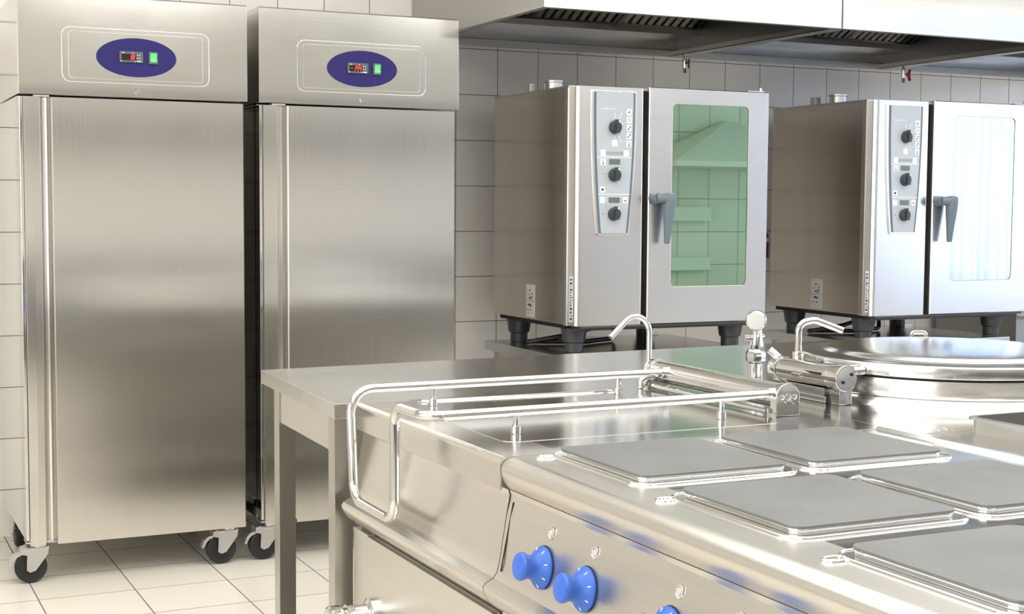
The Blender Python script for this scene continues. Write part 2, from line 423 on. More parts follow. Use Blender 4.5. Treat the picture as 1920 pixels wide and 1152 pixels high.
# ------------------------------------------------------------------ refrigerators (local coordinates, front left foot corner at origin, front faces -Y)
FW, FH, FD = .772, 1.995, .645
def make_caster(mx, my, parent, brake=True):
    """mount at (mx,my); wheel trails to the left"""
    wx, wz, r = mx-.028, .055, .054
    c = obj('caster', MB().box(mx-.045, mx+.045, my-.035, my+.035, .141, .1475, .001)
            .cyl((mx, my, .125), (mx, my, .141), .028, seg=20)
            .box(mx-.04, mx+.03, my-.027, my+.027, .116, .126, .003)
            .prism([(mx+.030, .126), (mx+.026, .10), (wx+.014, .046), (wx-.004, .040), (wx-.016, .048), (wx-.014, .10), (mx-.062, .104), (mx-.062, .122)], 'y', my-.026, my-.0225)
            .prism([(mx+.030, .126), (mx+.026, .10), (wx+.014, .046), (wx-.004, .040), (wx-.016, .048), (wx-.014, .10), (mx-.062, .104), (mx-.062, .122)], 'y', my+.0225, my+.026)
            .cyl((wx, my-.030, wz), (wx, my+.030, wz), .007, seg=12), 'zinc', parent)
    obj('wheel', MB().lathe([(.016, -.014), (.036, -.0145), (.047, -.017), (.053, -.011), (.054, 0), (.053, .011), (.047, .017), (.036, .0145), (.016, .014)], (wx, my, wz), (0, 1, 0), 40), 'rubber', c)
    if brake:
        obj('brake_pedal', MB().prism([(mx-.060, .124), (mx-.040, .128), (mx-.045, .112), (mx-.062, .106)], 'y', my-.024, my+.024, )
            .prism([(mx-.062, .108), (mx-.080, .103), (mx-.094, .088), (mx-.101, .066), (mx-.095, .063), (mx-.085, .082), (mx-.073, .094), (mx-.060, .099)], 'y', my-.016, my+.016), 'zinc', c)
    return c

def make_fridge():
    t = thing('upright_refrigerator', '', 'refrigerator', local=True)
    obj('cabinet_body', MB().prism([(.004, .075), (.008, .065), (FW-.008, .065), (FW-.004, .075), (FW-.004, FD), (.004, FD)], 'z', .150, 1.654)
        .box(.004, .0135, .012, .066, .152, 1.650, .001).box(.018, .022, .020, .066, .16, 1.645, .001), 'mirror_side', t, sharp=12)
    obj('door_gasket', MB().box(.03, FW-.03, .052, .064, .165, 1.64), 'dark_gap', t)
    hd = MB().prism([(0.001, 1.658), (0, 1.70), (0, 1.990), (.006, 1.995), (FD, 1.995), (FD, 1.658)], 'x', 0, FW, .0025)
    for rr, inset, rad in ((.0035, 0, .028), (.0030, .022, .012)):
        pts = [(p[0], .0012, p[1]) for p in rrect(.141+inset, .636-inset, 1.703+inset*.6, 1.885-inset*.6, rad, 6)]
        hd.tube(pts, rr*.45, 8, closed=True)
    obj('header_panel', hd, 'header_steel', t)
    obj('lock', MB().lathe([(.0085, 0), (.0085, .003), (.006, .0055), (0, .0055)], (.385, .001, 1.677), (0, -1, 0), 20), 'chrome', t)
    el = [(.387+.1345*math.cos(a), 1.7925+.0655*math.sin(a)) for a in [2*PI*i/64 for i in range(64)]]
    dp = obj('display_plate', MB().prism(el, 'y', -.0035, .003), 'blue_plate', t, 'dark blue oval control plate')
    # profiled door: strip, finger groove, main panel
    pr = [(.0150, .050), (.0150, .004), (.0165, .0015), (.045, .0005), (.0455, .0022), (.066, .0022), (.069, .006)]
    for i in range(9):
        a = PI*i/8; pr.append((.086-.017*math.cos(a), .007+.026*math.sin(a)))
    pr += [(.1045, .004), (.108, .001), (.755, .001), (.7585, .005), (.7585, .050)]
    obj('door', MB().prism(pr, 'z', .136, 1.649), 'door_steel', t, sharp=28)
    obj('hinge', MB().box(.050, .10, .010, .045, 1.650, 1.6565, .001), 'zinc', t)
    for mx in (.048, .705):
        make_caster(mx, .05, t)
        rc = make_caster(mx, .585, t, False)
        Rm = Matrix.Translation((mx, .585, 0)) @ Matrix.Rotation(-PI/2, 4, 'Z') @ Matrix.Translation((-mx, -.585, 0))
        for q_ in [rc]+list(rc.children): q_.data.transform(Rm)
    return t, dp

def fridge_display(dp, txt):
    """controller with its lit digits and the green rocker switch, on the blue oval"""
    cx, cz, y = .368, 1.7935, -.0036
    obj('temperature_display', MB().box(cx-.040, cx+.040, y-.006, y, cz-.019, cz+.019, .0015).box(cx-.036, cx+.036, y-.0066, y-.005, cz-.016, cz+.016), 'bezel', dp)
    obj('display_screen', MB().box(cx-.033, cx+.016, y-.0074, y-.006, cz-.011, cz+.010), 'screen', dp)
    mb = MB(); n = len(txt.replace('.', '')); x = cx+.0125-.0105*n
    if txt == '1.8': x = cx-.009
    for ch in txt:
        if ch == '.': mb.box(x-.0022, x-.0006, y-.0080, y-.0074, cz-.0085, cz-.0065); continue
        seven(mb, ch, x, cz-.0085, .0078, .0165, y-.0075, .0021); x += .0105
    obj('red_digits', mb, 'red_led', dp, 'red lit digits reading ' + txt)
    mb = MB()
    for dx, dz in ((-.030, .0135), (-.025, .0135), (.004, .0135), (-.034, -.0145), (.020, .007), (.028, .007), (.020, -.003), (.028, -.003), (.012, -.0145)):
        mb.box(cx+dx-.0015, cx+dx+.0015, y-.0076, y-.0064, cz+dz-.0014, cz+dz+.0014)
    mb.box(cx+.018, cx+.033, y-.0076, y-.0064, cz-.0155, cz-.0125)
    obj('display_symbols', mb, 'white', dp)
    sx = cx+.074
    obj('switch_frame', MB().box(sx-.016, sx+.016, y-.007, y, cz-.0215, cz+.0205, .002), 'bezel', dp)
    obj('power_switch', MB().prism([(y-.006, cz-.017), (y-.0115, cz-.013), (y-.0085, cz), (y-.0125, cz+.015), (y-.006, cz+.016)], 'x', sx-.011, sx+.011, .001), 'green_led', dp, 'green lit rocker switch')

fridge, dplate = make_fridge()
fridge2 = copy_tree(fridge)
fridge_display(dplate, '1.8')
fridge_display([c for c in fridge2.children if c.name.startswith('display_plate')][0], '-14.4')
fridge.location = (.590, 5.03, 0); fridge2.location = (1.403, 5.03, 0)
for o, lb in ((fridge, 'tall steel upright refrigerator farthest left, its red display reading 1.8'),
              (fridge2, 'tall steel upright freezer nearer the ovens, its red display reading -14.4')):
    o['label'] = lb; o['group'] = 'upright refrigerators against the tiled wall'

# ------------------------------------------------------------------ combi ovens (local, front left corner, z 0 = stand top)
OW, OD = .886, .665
def make_oven(glass):
    t = thing('combi_oven', '', 'oven', local=True)
    z0, z1 = .112, 1.018
    # carcass with chamfered front left post
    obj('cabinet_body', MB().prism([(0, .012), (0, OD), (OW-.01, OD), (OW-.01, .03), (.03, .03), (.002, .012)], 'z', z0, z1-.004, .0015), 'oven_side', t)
    obj('roof_edge', MB().box(-.003, OW-.006, .0, OD+.002, z1-.006, z1+.003, .0015), 'frame_steel', t)
    obj('corner_post', MB().prism([(-.0025, .0285), (-.0035, .002), (.004, -.004), (.022, -.0065), (.030, .0), (.034, .028)], 'z', z0-.002, z1-.004), 'frame_steel', t)
    cf = MB().prism([(.026, .029), (.026, -.010), (.034, -.020), (.046, -.023), (.306, -.023), (.314, -.018), (.314, .029)], 'z', z0-.004, z1+.002)
    obj('control_fascia', cf, 'oven_front', t)
    obj('door_gap', MB().box(.3145, .331, .004, .028, z0, z1-.006), 'dark_gap', t)
    # control panel : tapered shield
    def shield(x0, x1, xb0, xb1, zt, zb, r, n=10):
        L = []
        for i in range(n+1):
            u = i/n; w_ = 1-u; ez = zt+(zb-zt)*u
            k = u**2.2
            L.append((x0+(xb0-x0)*k, ez))
        Rr = [(x1+(xb1-x1)*((i/n)**2.2), zt+(zb-zt)*i/n) for i in range(n+1)]
        return [(L[0][0]+r, zt+r*.2), ] + [(L[0][0], zt-r)] + L[1:-1] + [(L[-1][0], zb+r), (L[-1][0]+r, zb)] + [(Rr[-1][0]-r, zb), (Rr[-1][0], zb+r)] + Rr[1:-1][::-1] + [(Rr[0][0], zt-r), (Rr[0][0]-r, zt+r*.2)]
    cp = obj('control_panel', MB().prism(shield(.080, .279, .108, .250, 1.005, .455, .006), 'y', -.030, -.022, .002), 'panel_rim', t, 'pale steel rim of the control panel')
    obj('trim_band', MB().prism(shield(.091, .271, .117, .243, .999, .464, .003), 'y', -.0315, -.029), 'panel_trim', cp, 'slate blue band')
    obj('panel_face', MB().prism(shield(.100, .262, .126, .234, .9995, .4635, .001), 'y', -.0325, -.0312), 'panel_grey', cp, 'silver grey printed face')
    yp = -.0326
    obj('dividing_lines', MB().box(.105, .257, yp-.0004, yp+.0002, .7525, .7545).box(.112, .250, yp-.0004, yp+.0002, .611, .613), 'white', cp)
    for kx, kz, nm in ((.181, .867, 0), (.181, .686, 1), (.181, .537, 2)):
        kb = obj('control_knob', MB().lathe([(.026, 0), (.0255, .004), (.0225, .016), (.020, .020), (0, .021)], (kx, yp, kz), (0, -1, 0), 32)
                 .prism([(kx-.009, kz-.021), (kx+.009, kz-.021), (kx+.0075, kz+.012), (kx+.003, kz+.029), (kx-.003, kz+.029), (kx-.0075, kz+.012)], 'y', yp-.030, yp-.004, .002), 'oven_knob', cp, 'dark round dial with a raised grip bar')
        obj('pointer_tip', MB().box(kx+.001, kx+.006, yp-.0308, yp-.028, kz+.018, kz+.026), 'white', kb)
    # dial rays
    ry = MB()
    for a, r0, r1 in ((90, .034, .055), (62, .034, .066), (25, .032, .04), (-25, .032, .04), (-62, .034, .066), (-90, .034, .046)):
        a = math.radians(a); c, s_ = math.cos(a), math.sin(a); q = .0009
        ry.prism([(.181+c*r0-s_*q, .867+s_*r0+c*q), (.181+c*r1-s_*q, .867+s_*r1+c*q), (.181+c*r1+s_*q, .867+s_*r1-c*q), (.181+c*r0+s_*q, .867+s_*r0-c*q)], 'y', yp-.0004, yp+.0002)
    obj('dial_scale', ry, 'white', cp)
    def icon(x, z, w, h, kind_):
        ic = obj('pictogram_field', MB().prism(rrect(x-w/2, x+w/2, z-h/2, z+h/2, .002, 3), 'y', yp-.0008, yp), 'white', cp)
        g = MB(); y0, y1 = yp-.0013, yp-.0006
        if kind_ == 'steam': g.lathe([(0, 0), (.0045, 0), (.0045, .0005), (0, .0005)], (x-.001, y1, z-.001), (0, -1, 0), 12, cap=False); g.box(x-.001, x+.001, y0, y1, z+.002, z+.008); m = 'blue_print'
        elif kind_ == 'heat':
            for dz in (-.006, -.002, .002, .006): g.box(x-.007, x+.006, y0, y1, z+dz-.001, z+dz+.0008)
            m = 'red_print'
        elif kind_ == 'mix':
            g.lathe([(0, 0), (.004, 0), (.004, .0005), (0, .0005)], (x-.003, y1, z-.004), (0, -1, 0), 12, cap=False); g.box(x, x+.008, y0, y1, z+.001, z+.007); m = 'blue_print'
        elif kind_ == 'thermo': g.box(x-.0012, x+.0012, y0, y1, z-.006, z+.009); g.box(x-.003, x+.003, y0, y1, z-.010, z-.005); m = 'dark_print'
        elif kind_ == 'block': g.box(x-.005, x+.005, y0, y1, z-.005, z+.005); m = 'dark_print'
        elif kind_ == 'clock': g.tube([(x+.007*math.cos(a), y0+.0003, z+.007*math.sin(a)) for a in [2*PI*i/20 for i in range(20)]], .0006, 5, closed=True); g.box(x-.0005, x+.0005, y0, y1, z, z+.005); m = 'grey_print'
        elif kind_ == 'core': g.prism([(x-.008, z-.005), (x+.004, z-.006), (x+.008, z+.006), (x+.003, z), (x-.004, z+.001)], 'y', y0, y1); m = 'red_print'
        elif kind_ == 'frame': g.box(x-.006, x+.006, y0, y1, z+.005, z+.006).box(x-.006, x+.006, y0, y1, z-.006, z-.005); m = 'grey_print'
        else: g.prism([(x-.006, z-.006), (x-.001, z-.003), (x+.006, z+.006), (x+.001, z)], 'y', y0, y1); m = 'grey_print'
        obj('pictogram', g, m, ic)
    for zz, kd in ((.926, 'steam'), (.896, 'heat'), (.866, 'mix'), (.836, 'mix'), (.806, 'thermo')): icon(.2435, zz, .021, .024, kd)
    icon(.181, .807, .022, .024, 'frame'); icon(.131, .769, .022, .024, 'hand'); icon(.232, .769, .022, .024, 'hand')
    icon(.131, .735, .022, .024, 'thermo'); icon(.130, .630, .021, .022, 'block'); icon(.130, .590, .021, .023, 'clock'); icon(.231, .590, .021, .023, 'core')
    obj('slide_band', MB().box(.143, .220, yp-.0005, yp, .763, .775), 'grey_print', cp)
    for zz in (.736, .590): obj('digital_display', MB().box(.157, .206, yp-.001, yp, zz-.0105, zz+.0105, .0004), 'lcd', cp)
    text_obj('panel_lettering', 'CombiMaster Plus', .0092, 'white', cp, (.118, yp-.0003, .934), label='small white lettering')
    obj('scale_marks', MB().box(.128, .141, yp-.0005, yp, .689, .692).box(.144, .152, yp-.0005, yp, .688, .6893).lathe([(0, 0), (.0045, 0), (.0045, .0005), (0, .0005)], (.133, yp, .537), (0, -1, 0), 14, cap=False).box(.140, .150, yp-.0005, yp, .566, .568), 'grey_print', cp)
    # door with window
    x0, x1, zb, zt = .332, .884, .112, 1.023
    wx0, wx1, wz0, wz1 = .434, .790, .252, .967
    d = MB()
    # frame ring built as quads between the outer rectangle and the rounded window opening
    inner = []
    base = rrect(wx0, wx1, wz0, wz1, .022, 6)
    cx, cz = (wx0+wx1)/2, (wz0+wz1)/2
    for px, pz in base:   # sides belly out a little
        u = (pz-cz)/((wz1-wz0)/2); inner.append((px+(1-u*u)*(.006 if px > cx else -.006), pz))
    b = d.bm; yf, yb_ = -.040, .0
    def proj_outer(px, pz):
        dx, dz = px-cx, pz-cz
        s1 = ((x1-cx) if dx > 0 else (cx-x0))/abs(dx) if abs(dx) > 1e-9 else 1e9
        s2 = ((zt-cz) if dz > 0 else (cz-zb))/abs(dz) if abs(dz) > 1e-9 else 1e9
        s_ = min(s1, s2); return (cx+dx*s_, cz+dz*s_)
    order = sorted(inner, key=lambda p: math.atan2(p[1]-cz, p[0]-cx))
    order_o = [proj_outer(*p) for p in order]
    ring_i, ring_o = [], []
    for p, q in zip(order, order_o): ring_i.append(p); ring_o.append(q)
    # snap nearest outer points to the true corners
    for c in ((x0, zb), (x1, zb), (x1, zt), (x0, zt)):
        j = min(range(len(ring_o)), key=lambda i_: (ring_o[i_][0]-c[0])**2+(ring_o[i_][1]-c[1])**2); ring_o[j] = c
    vi = [b.verts.new((p[0], yf, p[1])) for p in ring_i]; vo = [b.verts.new((p[0], yf, p[1])) for p in ring_o]
    vd = [b.verts.new((p[0], yf+.006, p[1])) for p in ring_i]
    n = len(vi)
    def ins(p, e):
        return (p[0]+(e if p[0] > cx else -e) if abs(p[0]-x0) < 1e-6 or abs(p[0]-x1) < 1e-6 else p[0], p[1]+(e if p[1] > cz else -e) if abs(p[1]-zb) < 1e-6 or abs(p[1]-zt) < 1e-6 else p[1])
    ve = [b.verts.new((ins(p, .003)[0], yf+.004, ins(p, .003)[1])) for p in ring_o]
    vb = [b.verts.new((ins(p, .003)[0], yb_, ins(p, .003)[1])) for p in ring_o]
    for i in range(n):
        j = (i+1) % n
        for A, B in ((vi, vo), (vd, vi), (vo, ve), (ve, vb)): b.faces.new((A[i], A[j], B[j], B[i]))
    b.faces.new(vb)
    bmesh.ops.recalc_face_normals(b, faces=b.faces)
    dr = obj('door', d, 'oven_front', t, sharp=25)
    obj('door_window', MB().prism(order, 'y', yf+.0035, yf+.0062), glass, dr, 'reflective tinted glass pane')
    wr = MB().tube([(p[0], yf+.0005, p[1]) for p in order], .0022, 6, closed=True)
    obj('window_rim', wr, 'panel_rim', dr)
    # handle : hub and down-pointing lever
    hx, hz = .360, .598
    hb_ = MB().cyl((hx-.012, yf-.001, hz), (hx-.012, yf-.040, hz), .0215, .020, 24, .003)
    hb_.tube([(hx-.014, yf-.032, hz), (hx+.010, yf-.038, hz), (hx+.036, yf-.042, hz-.002), (hx+.040, yf-.042, hz-.004)], [.019, .0195, .021, .016], 20)
    lv = [(0, .004, .012), (.003, .010, .021), (.012, .016, .0255), (.035, .019, .0262), (.075, .018, .0235), (.12, .015, .0185), (.16, .012, .0145), (.195, .010, .0115), (.200, .010, .009)]
    hb_.tube([(hx+.0405-.0165*min(1, q_/.2)*.7, yf-.042, hz+.022-q_*.985) for q_, _, _ in lv], [w__ for _, _, w__ in lv], 20)
    obj('door_handle', hb_, 'handle_grey', dr, 'slate grey lever handle')
    # tray under the body
    obj('drip_rail', MB().box(.04, OW-.02, .0, .05, .088, .1105, .002).box(.04, OW-.02, -.032, .0, .099, .1085, .002), 'foot_black', t)
    obj('base_pan', MB().box(.02, OW-.03, .05, OD-.02, .094, .1115), 'dark_gap', t)
    for fx, fy in ((.075, .085), (.80, .085), (.075, .575), (.70, .60)):
        obj('foot', MB().lathe([(.034, .0), (.036, .003), (.036, .035), (.044, .040), (.047, .060), (.052, .0935), (.052, .094)], (fx, fy, 0), (0, 0, 1), 28), 'foot_black', t)
    obj('foot_plate', MB().box(.67, .78, .585, .615, 0, .006, .001), 'zinc', t)
    fl = obj('flue_collar', MB().lathe([(.048, 0), (.048, .004), (.040, .006), (.040, .036), (.043, .038), (.043, .045), (.036, .045), (.036, .010), (0, .010)], (.105, .33, 1.021), (0, 0, 1), 28), 'zinc', t)
    obj('vent_stub', MB().box(.03, .065, .40, .43, 1.0205, 1.058, .001), 'zinc', t)
    obj('door_top_hinge', MB().box(.79, .872, -.030, -.005, 1.024, 1.030, .001).cyl((.858, -.018, 1.028), (.858, -.018, 1.044), .007, seg=12), 'zinc', t)
    # printed labels
    lb = obj('warning_label', MB().box(-.0008, .0002, .275, .355, .120, .252), 'label_silver', t)
    g = MB(); rnd = random.Random(3)
    for base_ in (.185, .125):
        for _ in range(7):
            yy = rnd.uniform(.285, .335); zz = base_+rnd.uniform(.006, .045)
            g.box(-.0013, -.0007, yy, yy+rnd.uniform(.004, .014), zz, zz+rnd.uniform(.002, .009))
    g.box(-.0013, -.0007, .278, .352, .184, .1855)
    obj('label_drawing', g, 'dark_print', lb)
    lb = obj('rating_label', MB().box(.0035, .0215, -.0082, -.0058, .125, .300, mat=None), 'label_silver', t)
    g = MB(); rnd = random.Random(5); zz = .29
    while zz > .135:
        h = rnd.uniform(.002, .010); w_ = rnd.uniform(.004, .012)
        g.box(.0065, .0065+w_, -.0087, -.0080, zz-h, zz); zz -= h+rnd.uniform(.003, .007)
    obj('label_print', g, 'dark_print', lb)
    return t
ov1 = make_oven('green_glass')
ov2 = copy_tree(ov1)
ov1.location = (2.550, 4.85, .731); ov2.location = (3.964, 4.85, .731)
for c in ov2.children:
    if c.name.startswith('door.'):
        for g in c.children:
            if g.name.startswith('door_window'):
                g.data = g.data.copy(); g.data.materials[0] = M['blue_glass']; g['label'] = 'pale glass pane mirroring a white curtain'
ov1['label'] = 'steel combi oven beside the refrigerators, its door window showing green'
ov2['label'] = 'steel combi oven at the right, its door window mirroring a white curtain'
ov1['group'] = ov2['group'] = 'combi ovens on steel stands'

# stands under the ovens
def stand(x0, x1, y0, y1, z, label):
    t = thing('oven_stand', label, 'stand', ((x0+x1)/2, (y0+y1)/2, 0), group='oven stands')
    obj('top', MB().box(x0, x1, y0, y1, z-.038, z, .002), 'top_steel', t)
    for x, y in ((x0+.03, y0+.03), (x1-.07, y0+.03), (x0+.03, y1-.07), (x1-.07, y1-.07)):
        obj('leg', MB().box(x, x+.04, y, y+.04, 0, z-.038, .002), 'leg_steel', t)
    obj('lower_shelf', MB().box(x0+.035, x1-.035, y0+.035, y1-.035, .15, .17, .002), 'leg_steel', t)
    obj('apron', MB().box(x0+.07, x1-.07, y0+.032, y0+.045, z-.10, z-.038).box(x0+.032, x0+.045, y0+.07, y1-.07, z-.10, z-.038), 'apron_steel', t)
    return t
stand(2.500, 3.386, 4.80, 5.50, .7305, 'low steel stand carrying the oven with the green window')
stand(3.915, 4.748, 4.80, 5.50, .7305, 'low steel stand carrying the oven with the curtain reflection')

# cables on the stands
for ox, oy, lb in ((2.550, 4.85, 'black power cable looped behind the foot of the green-windowed oven'), (3.964, 4.85, 'black power cable looped behind the foot of the right oven')):
    z = .7315+.011
    pts = fillet([(ox+.50, oy+.50, z+.08), (ox+.44, oy+.42, z), (ox+.25, oy+.33, z), (ox+.05, oy+.43, z), (ox+.03, oy+.40, z+.0), (ox+.16, oy+.33, z+.028), (ox+.34, oy+.40, z+.05), (ox+.42, oy+.50, z+.078)], .05, 6)
    tag(obj('power_cable', MB().tube(pts, .0095, 10), 'cable'), lb, 'cable', 'oven power cables')

# dark steel cabinet at the far right
t = thing('low_steel_cabinet', 'dark brushed steel cabinet at the right edge beyond the second oven', 'cabinet', (5.6, 5.5, 0))
obj('cabinet_body', MB().box(5.20, 6.1, 5.22, 5.78, .10, .86, .003), 'hood_dark', t)
obj('worktop', MB().box(5.185, 6.12, 5.20, 5.79, .86, .90, .003), 'top_steel', t)
for x, y in ((5.25, 5.27), (6.05, 5.27), (5.25, 5.73), (6.05, 5.73)): obj('foot', MB().cyl((x, y, 0), (x, y, .10), .02), 'leg_steel', t)
obj('drain_spout', MB().cyl((5.26, 5.219, .775), (5.26, 5.17, .775), .011, seg=12).cyl((5.235, 5.175, .775), (5.36, 5.175, .775), .008, seg=12), 'chrome', t)

# dark red fitting on the wall between the ovens
t = thing('wall_plug', 'dark red plug with white neck on the tiled wall between the two ovens', 'plug', (4.125, YB-.03, 1.0))
obj('plug_body', MB().lathe([(.014, 0), (.030, .006), (.034, .03), (.034, .10), (.026, .125), (.012, .132), (0, .132)], (4.118, YB-.036, 1.048), (0, 0, 1), 24), 'dark_red', t)
obj('plug_neck', MB().cyl((4.118, YB-.036, 1.048), (4.110, YB-.036, 1.005), .014, .009, 16).box(4.108, 4.128, YB-.075, YB-.069, 1.13, 1.15, .003), 'white', t)
obj('plug_cord', MB().tube([(4.110, YB-.036, 1.005), (4.106, YB-.03, .95), (4.09, YB-.02, .86), (4.085, YB-.02, .74)], .007, 8), 'cable', t)

# ------------------------------------------------------------------ extraction hoods
def hood(x0, x1, label, valve):
    yb, yf, zb, zm, zt = YB-.006, 4.57, 1.995, 2.102, 2.62
    t = thing('extraction_hood', label, 'hood', ((x0+x1)/2, (yb+yf)/2, zb), group='extraction hoods over the ovens')
    prof = [(yf, zb), (yf, zm), (yf+.38, zt), (yb, zt), (yb, zb)]
    e = .0035
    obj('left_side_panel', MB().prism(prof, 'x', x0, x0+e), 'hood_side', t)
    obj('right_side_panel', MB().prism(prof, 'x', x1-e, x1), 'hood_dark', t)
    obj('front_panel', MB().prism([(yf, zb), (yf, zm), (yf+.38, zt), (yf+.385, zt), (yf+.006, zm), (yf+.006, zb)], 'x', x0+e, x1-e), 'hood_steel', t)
    obj('back_panel', MB().box(x0+e, x1-e, yb-.004, yb, zb, zt), 'hood_steel', t)
    obj('roof_panel', MB().box(x0+e, x1-e, yf+.385, yb-.004, zt-.004, zt), 'hood_steel', t)
    obj('side_rim', MB().box(x0+e, x0+.030, yf+.03, yb-.03, zb, zb+.003).box(x0+.028, x0+.030, yf+.03, yb-.03, zb, zb+.022), 'frame_steel', t)
    obj('side_rim', MB().box(x1-.030, x1-e, yf+.03, yb-.03, zb, zb+.003).box(x1-.030, x1-.028, yf+.03, yb-.03, zb, zb+.022), 'frame_steel', t)
    obj('front_rim', MB().box(x0+e, x1-e, yf+.006, yf+.032, zb, zb+.003).box(x0+e, x1-e, yf+.030, yf+.032, zb, zb+.018), 'frame_steel', t)
    obj('rear_rim', MB().box(x0+e, x1-e, yb-.035, yb-.005, zb-.0, zb+.003).box(x0+e, x1-e, yb-.037, yb-.034, zb, zb+.028), 'frame_steel', t)
    obj('condensate_gutter', MB().prism([(yb-.036, zb+.070), (yb-.12, zb+.066), (yb-.24, zb+.075), (yb-.24, zb+.105), (yb-.236, zb+.105), (yb-.236, zb+.079), (yb-.12, zb+.070), (yb-.036, zb+.074)], 'x', x0+.004, x1-.004)
        .box(x0+.004, x1-.004, yb-.042, yb-.036, zb+.030, zb+.074), 'gutter', t)
    # grease filters with slanted baffles
    nf = 3; L = (x1-x0-.02)/nf; a = math.radians(26)
    for i in range(nf):
        fx0 = x0+.01+i*L; m_ = MB()
        R = Matrix.Translation((0, yb-.235, zb+.098)) @ Matrix.Rotation(-a, 4, 'X')
        W_ = .66
        m_.box(fx0+.003, fx0+L-.003, -W_, -.002, .022, .026, mat=R)
        m_.box(fx0+.003, fx0+.023, -W_, -.002, 0, .022, mat=R).box(fx0+L-.023, fx0+L-.003, -W_, -.002, 0, .022, mat=R)
        m_.box(fx0+.023, fx0+L-.023, -.020, -.002, 0, .022, mat=R)
        f = obj('grease_filter', m_, 'filter', t)
        nb = 9; bw = (L-.046)/nb
        s = MB()
        for k_ in range(nb):
            bx = fx0+.023+k_*bw
            s.prism([(bx+.004, .004), (bx+bw*.62, .0), (bx+bw*.62, .003), (bx+.006, .007)], 'y', -W_+.01, -.02, mat=R)
        obj('baffle_slats', s, 'hood_dark', f)
    # drain tap under the rear right corner
    vx, vy = (x1-.018, yb-.148) if valve == 'edge' else (x1-.045, yb-.235)
    v = MB().cyl((vx, vy, zb), (vx, vy, zb-.030), .0075, seg=14).cyl((vx, vy, zb-.022), (vx, vy, zb-.062), .0115, .010, 14).cyl((vx, vy, zb-.060), (vx, vy, zb-.085), .008, seg=14)
    dv = obj('drain_valve', v, 'chrome', t)
    if valve == 'side':
        obj('valve_handle', MB().cyl((vx+.008, vy-.008, zb-.045), (vx+.03, vy-.010, zb-.045), .004, seg=10).box(vx+.024, vx+.034, vy-.015, vy-.005, zb-.074, zb-.018, .002)
            .prism([(vx+.012, zb-.040), (vx+.028, zb-.018), (vx+.036, zb-.022), (vx+.020, zb-.046), (vx+.036, zb-.070), (vx+.028, zb-.076)], 'y', vy-.015, vy-.007), 'red', dv, 'red lever handle')
    else:
        obj('valve_handle', MB().cyl((vx, vy-.008, zb-.04), (vx, vy-.022, zb-.04), .005, seg=10).box(vx+.003, vx+.009, vy-.026, vy-.019, zb-.066, zb-.022, .002), 'dark_red', dv, 'small dark red lever')
    return t
hood(2.300, 3.601, 'steel extraction hood over the green-windowed oven, nearest the refrigerators', 'edge')
hood(3.605, 4.830, 'steel extraction hood over the right oven, with the red valve below its corner', 'side')
hood(4.834, 6.10, 'steel extraction hood at the far right end of the hood row', 'side')

# ------------------------------------------------------------------ work table at the end of the island
TZ = .85
t = thing('work_table', 'long steel work table with square legs behind the braising pan', 'table', (1.8, 3.43, 0))
tx0, tx1, ty0, ty1 = 1.05, 3.30, 3.065, 3.80
obj('table_top', MB().prism([(1.024, ty0), (3.3, ty0), (3.3, 3.93), (1.054, 3.778)], 'z', TZ-.036, TZ, .0022), 'top_steel', t)
obj('apron', MB().prism([(1.040, ty0+.082), (1.050, ty0+.082), (1.066, ty0+.534), (1.056, ty0+.534)], 'z', TZ-.118, TZ-.0362), 'apron_steel', t)
obj('apron', MB().box(tx0+.05, tx1-.07, ty0+.55, ty0+.56, TZ-.118, TZ-.0362), 'apron_steel', t)
for i, (x, y) in enumerate(((1.036, ty0+.036), (1.052, ty0+.535), (tx1-.06, ty0+.036), (tx1-.06, ty0+.535))):
    lg = obj('leg', MB().box(x, x+.045, y, y+.045, .01, TZ-.036, .002), 'leg_steel', t)
    obj('foot_cap', MB().box(x+.003, x+.042, y+.003, y+.042, 0, .01), 'black', lg)
    if i == 1: obj('screw', MB().lathe([(.006, 0), (.005, .003), (0, .004)], (x+.0455, y+.004, .47), (1, -.3, 0), 12), 'chrome', lg)
obj('lower_shelf', MB().box(tx0+.04, tx1-.06, ty0+.03, ty1-.12, .14, .165, .003), 'leg_steel', t)

# ------------------------------------------------------------------ island appliances
def front_profile(lip='round'):
    """(x,z) outline of fascia: lip handled separately; panel bows out to a rail"""
    return [(1.13, .792), (1.090, .792), (1.0935, .782), (1.0915, .770), (1.085, .745), (1.072, .665), (1.067, .645), (1.0600, .635), (1.044, .6265), (1.0395, .620), (1.041, .612), (1.051, .594), (1.064, .582), (1.075, .578), (1.13, .578)]

RY0, RY1 = 1.09, 2.288      # electric range
SY0, SY1 = 2.2895, 3.062     # braising pan

# --- electric range
t = thing('electric_range', 'six-plate electric range with blue knobs nearest the camera', 'range', (1.5, 1.7, 0))
lip = [(1.20, .846), (1.20, .8505), (1.100, .8505), (1.088, .8485), (1.079, .843), (1.074, .834), (1.0735, .825), (1.078, .810), (1.090, .7935), (1.098, .7925), (1.098, .798), (1.088, .812), (1.085, .826), (1.087, .836), (1.095, .843), (1.104, .846)]
obj('front_lip', MB().prism(lip, 'y', RY0, RY1, 0), 'range_panel', t, sharp=50)
obj('worktop', MB().box(1.199, 1.905, RY0, RY1, .840, .8505, .001), 'range_top', t)
obj('rear_lip', MB().prism([(1.905, .840), (1.905, .8505), (1.912, .857), (1.928, .857), (1.935, .852), (1.935, .80), (1.93, .80), (1.93, .84)], 'y', RY0, RY1-.004), 'range_top', t)
pf = front_profile()
obj('control_fascia', MB().prism(pf, 'y', RY0, RY1-.0005), 'range_panel', t, sharp=24)
obj('side_seam', MB().prism([(1.092, .772), (1.090, .772), (1.066, .650), (1.068, .650)], 'y', RY1-.016, RY1-.0145), 'dark_gap', t)
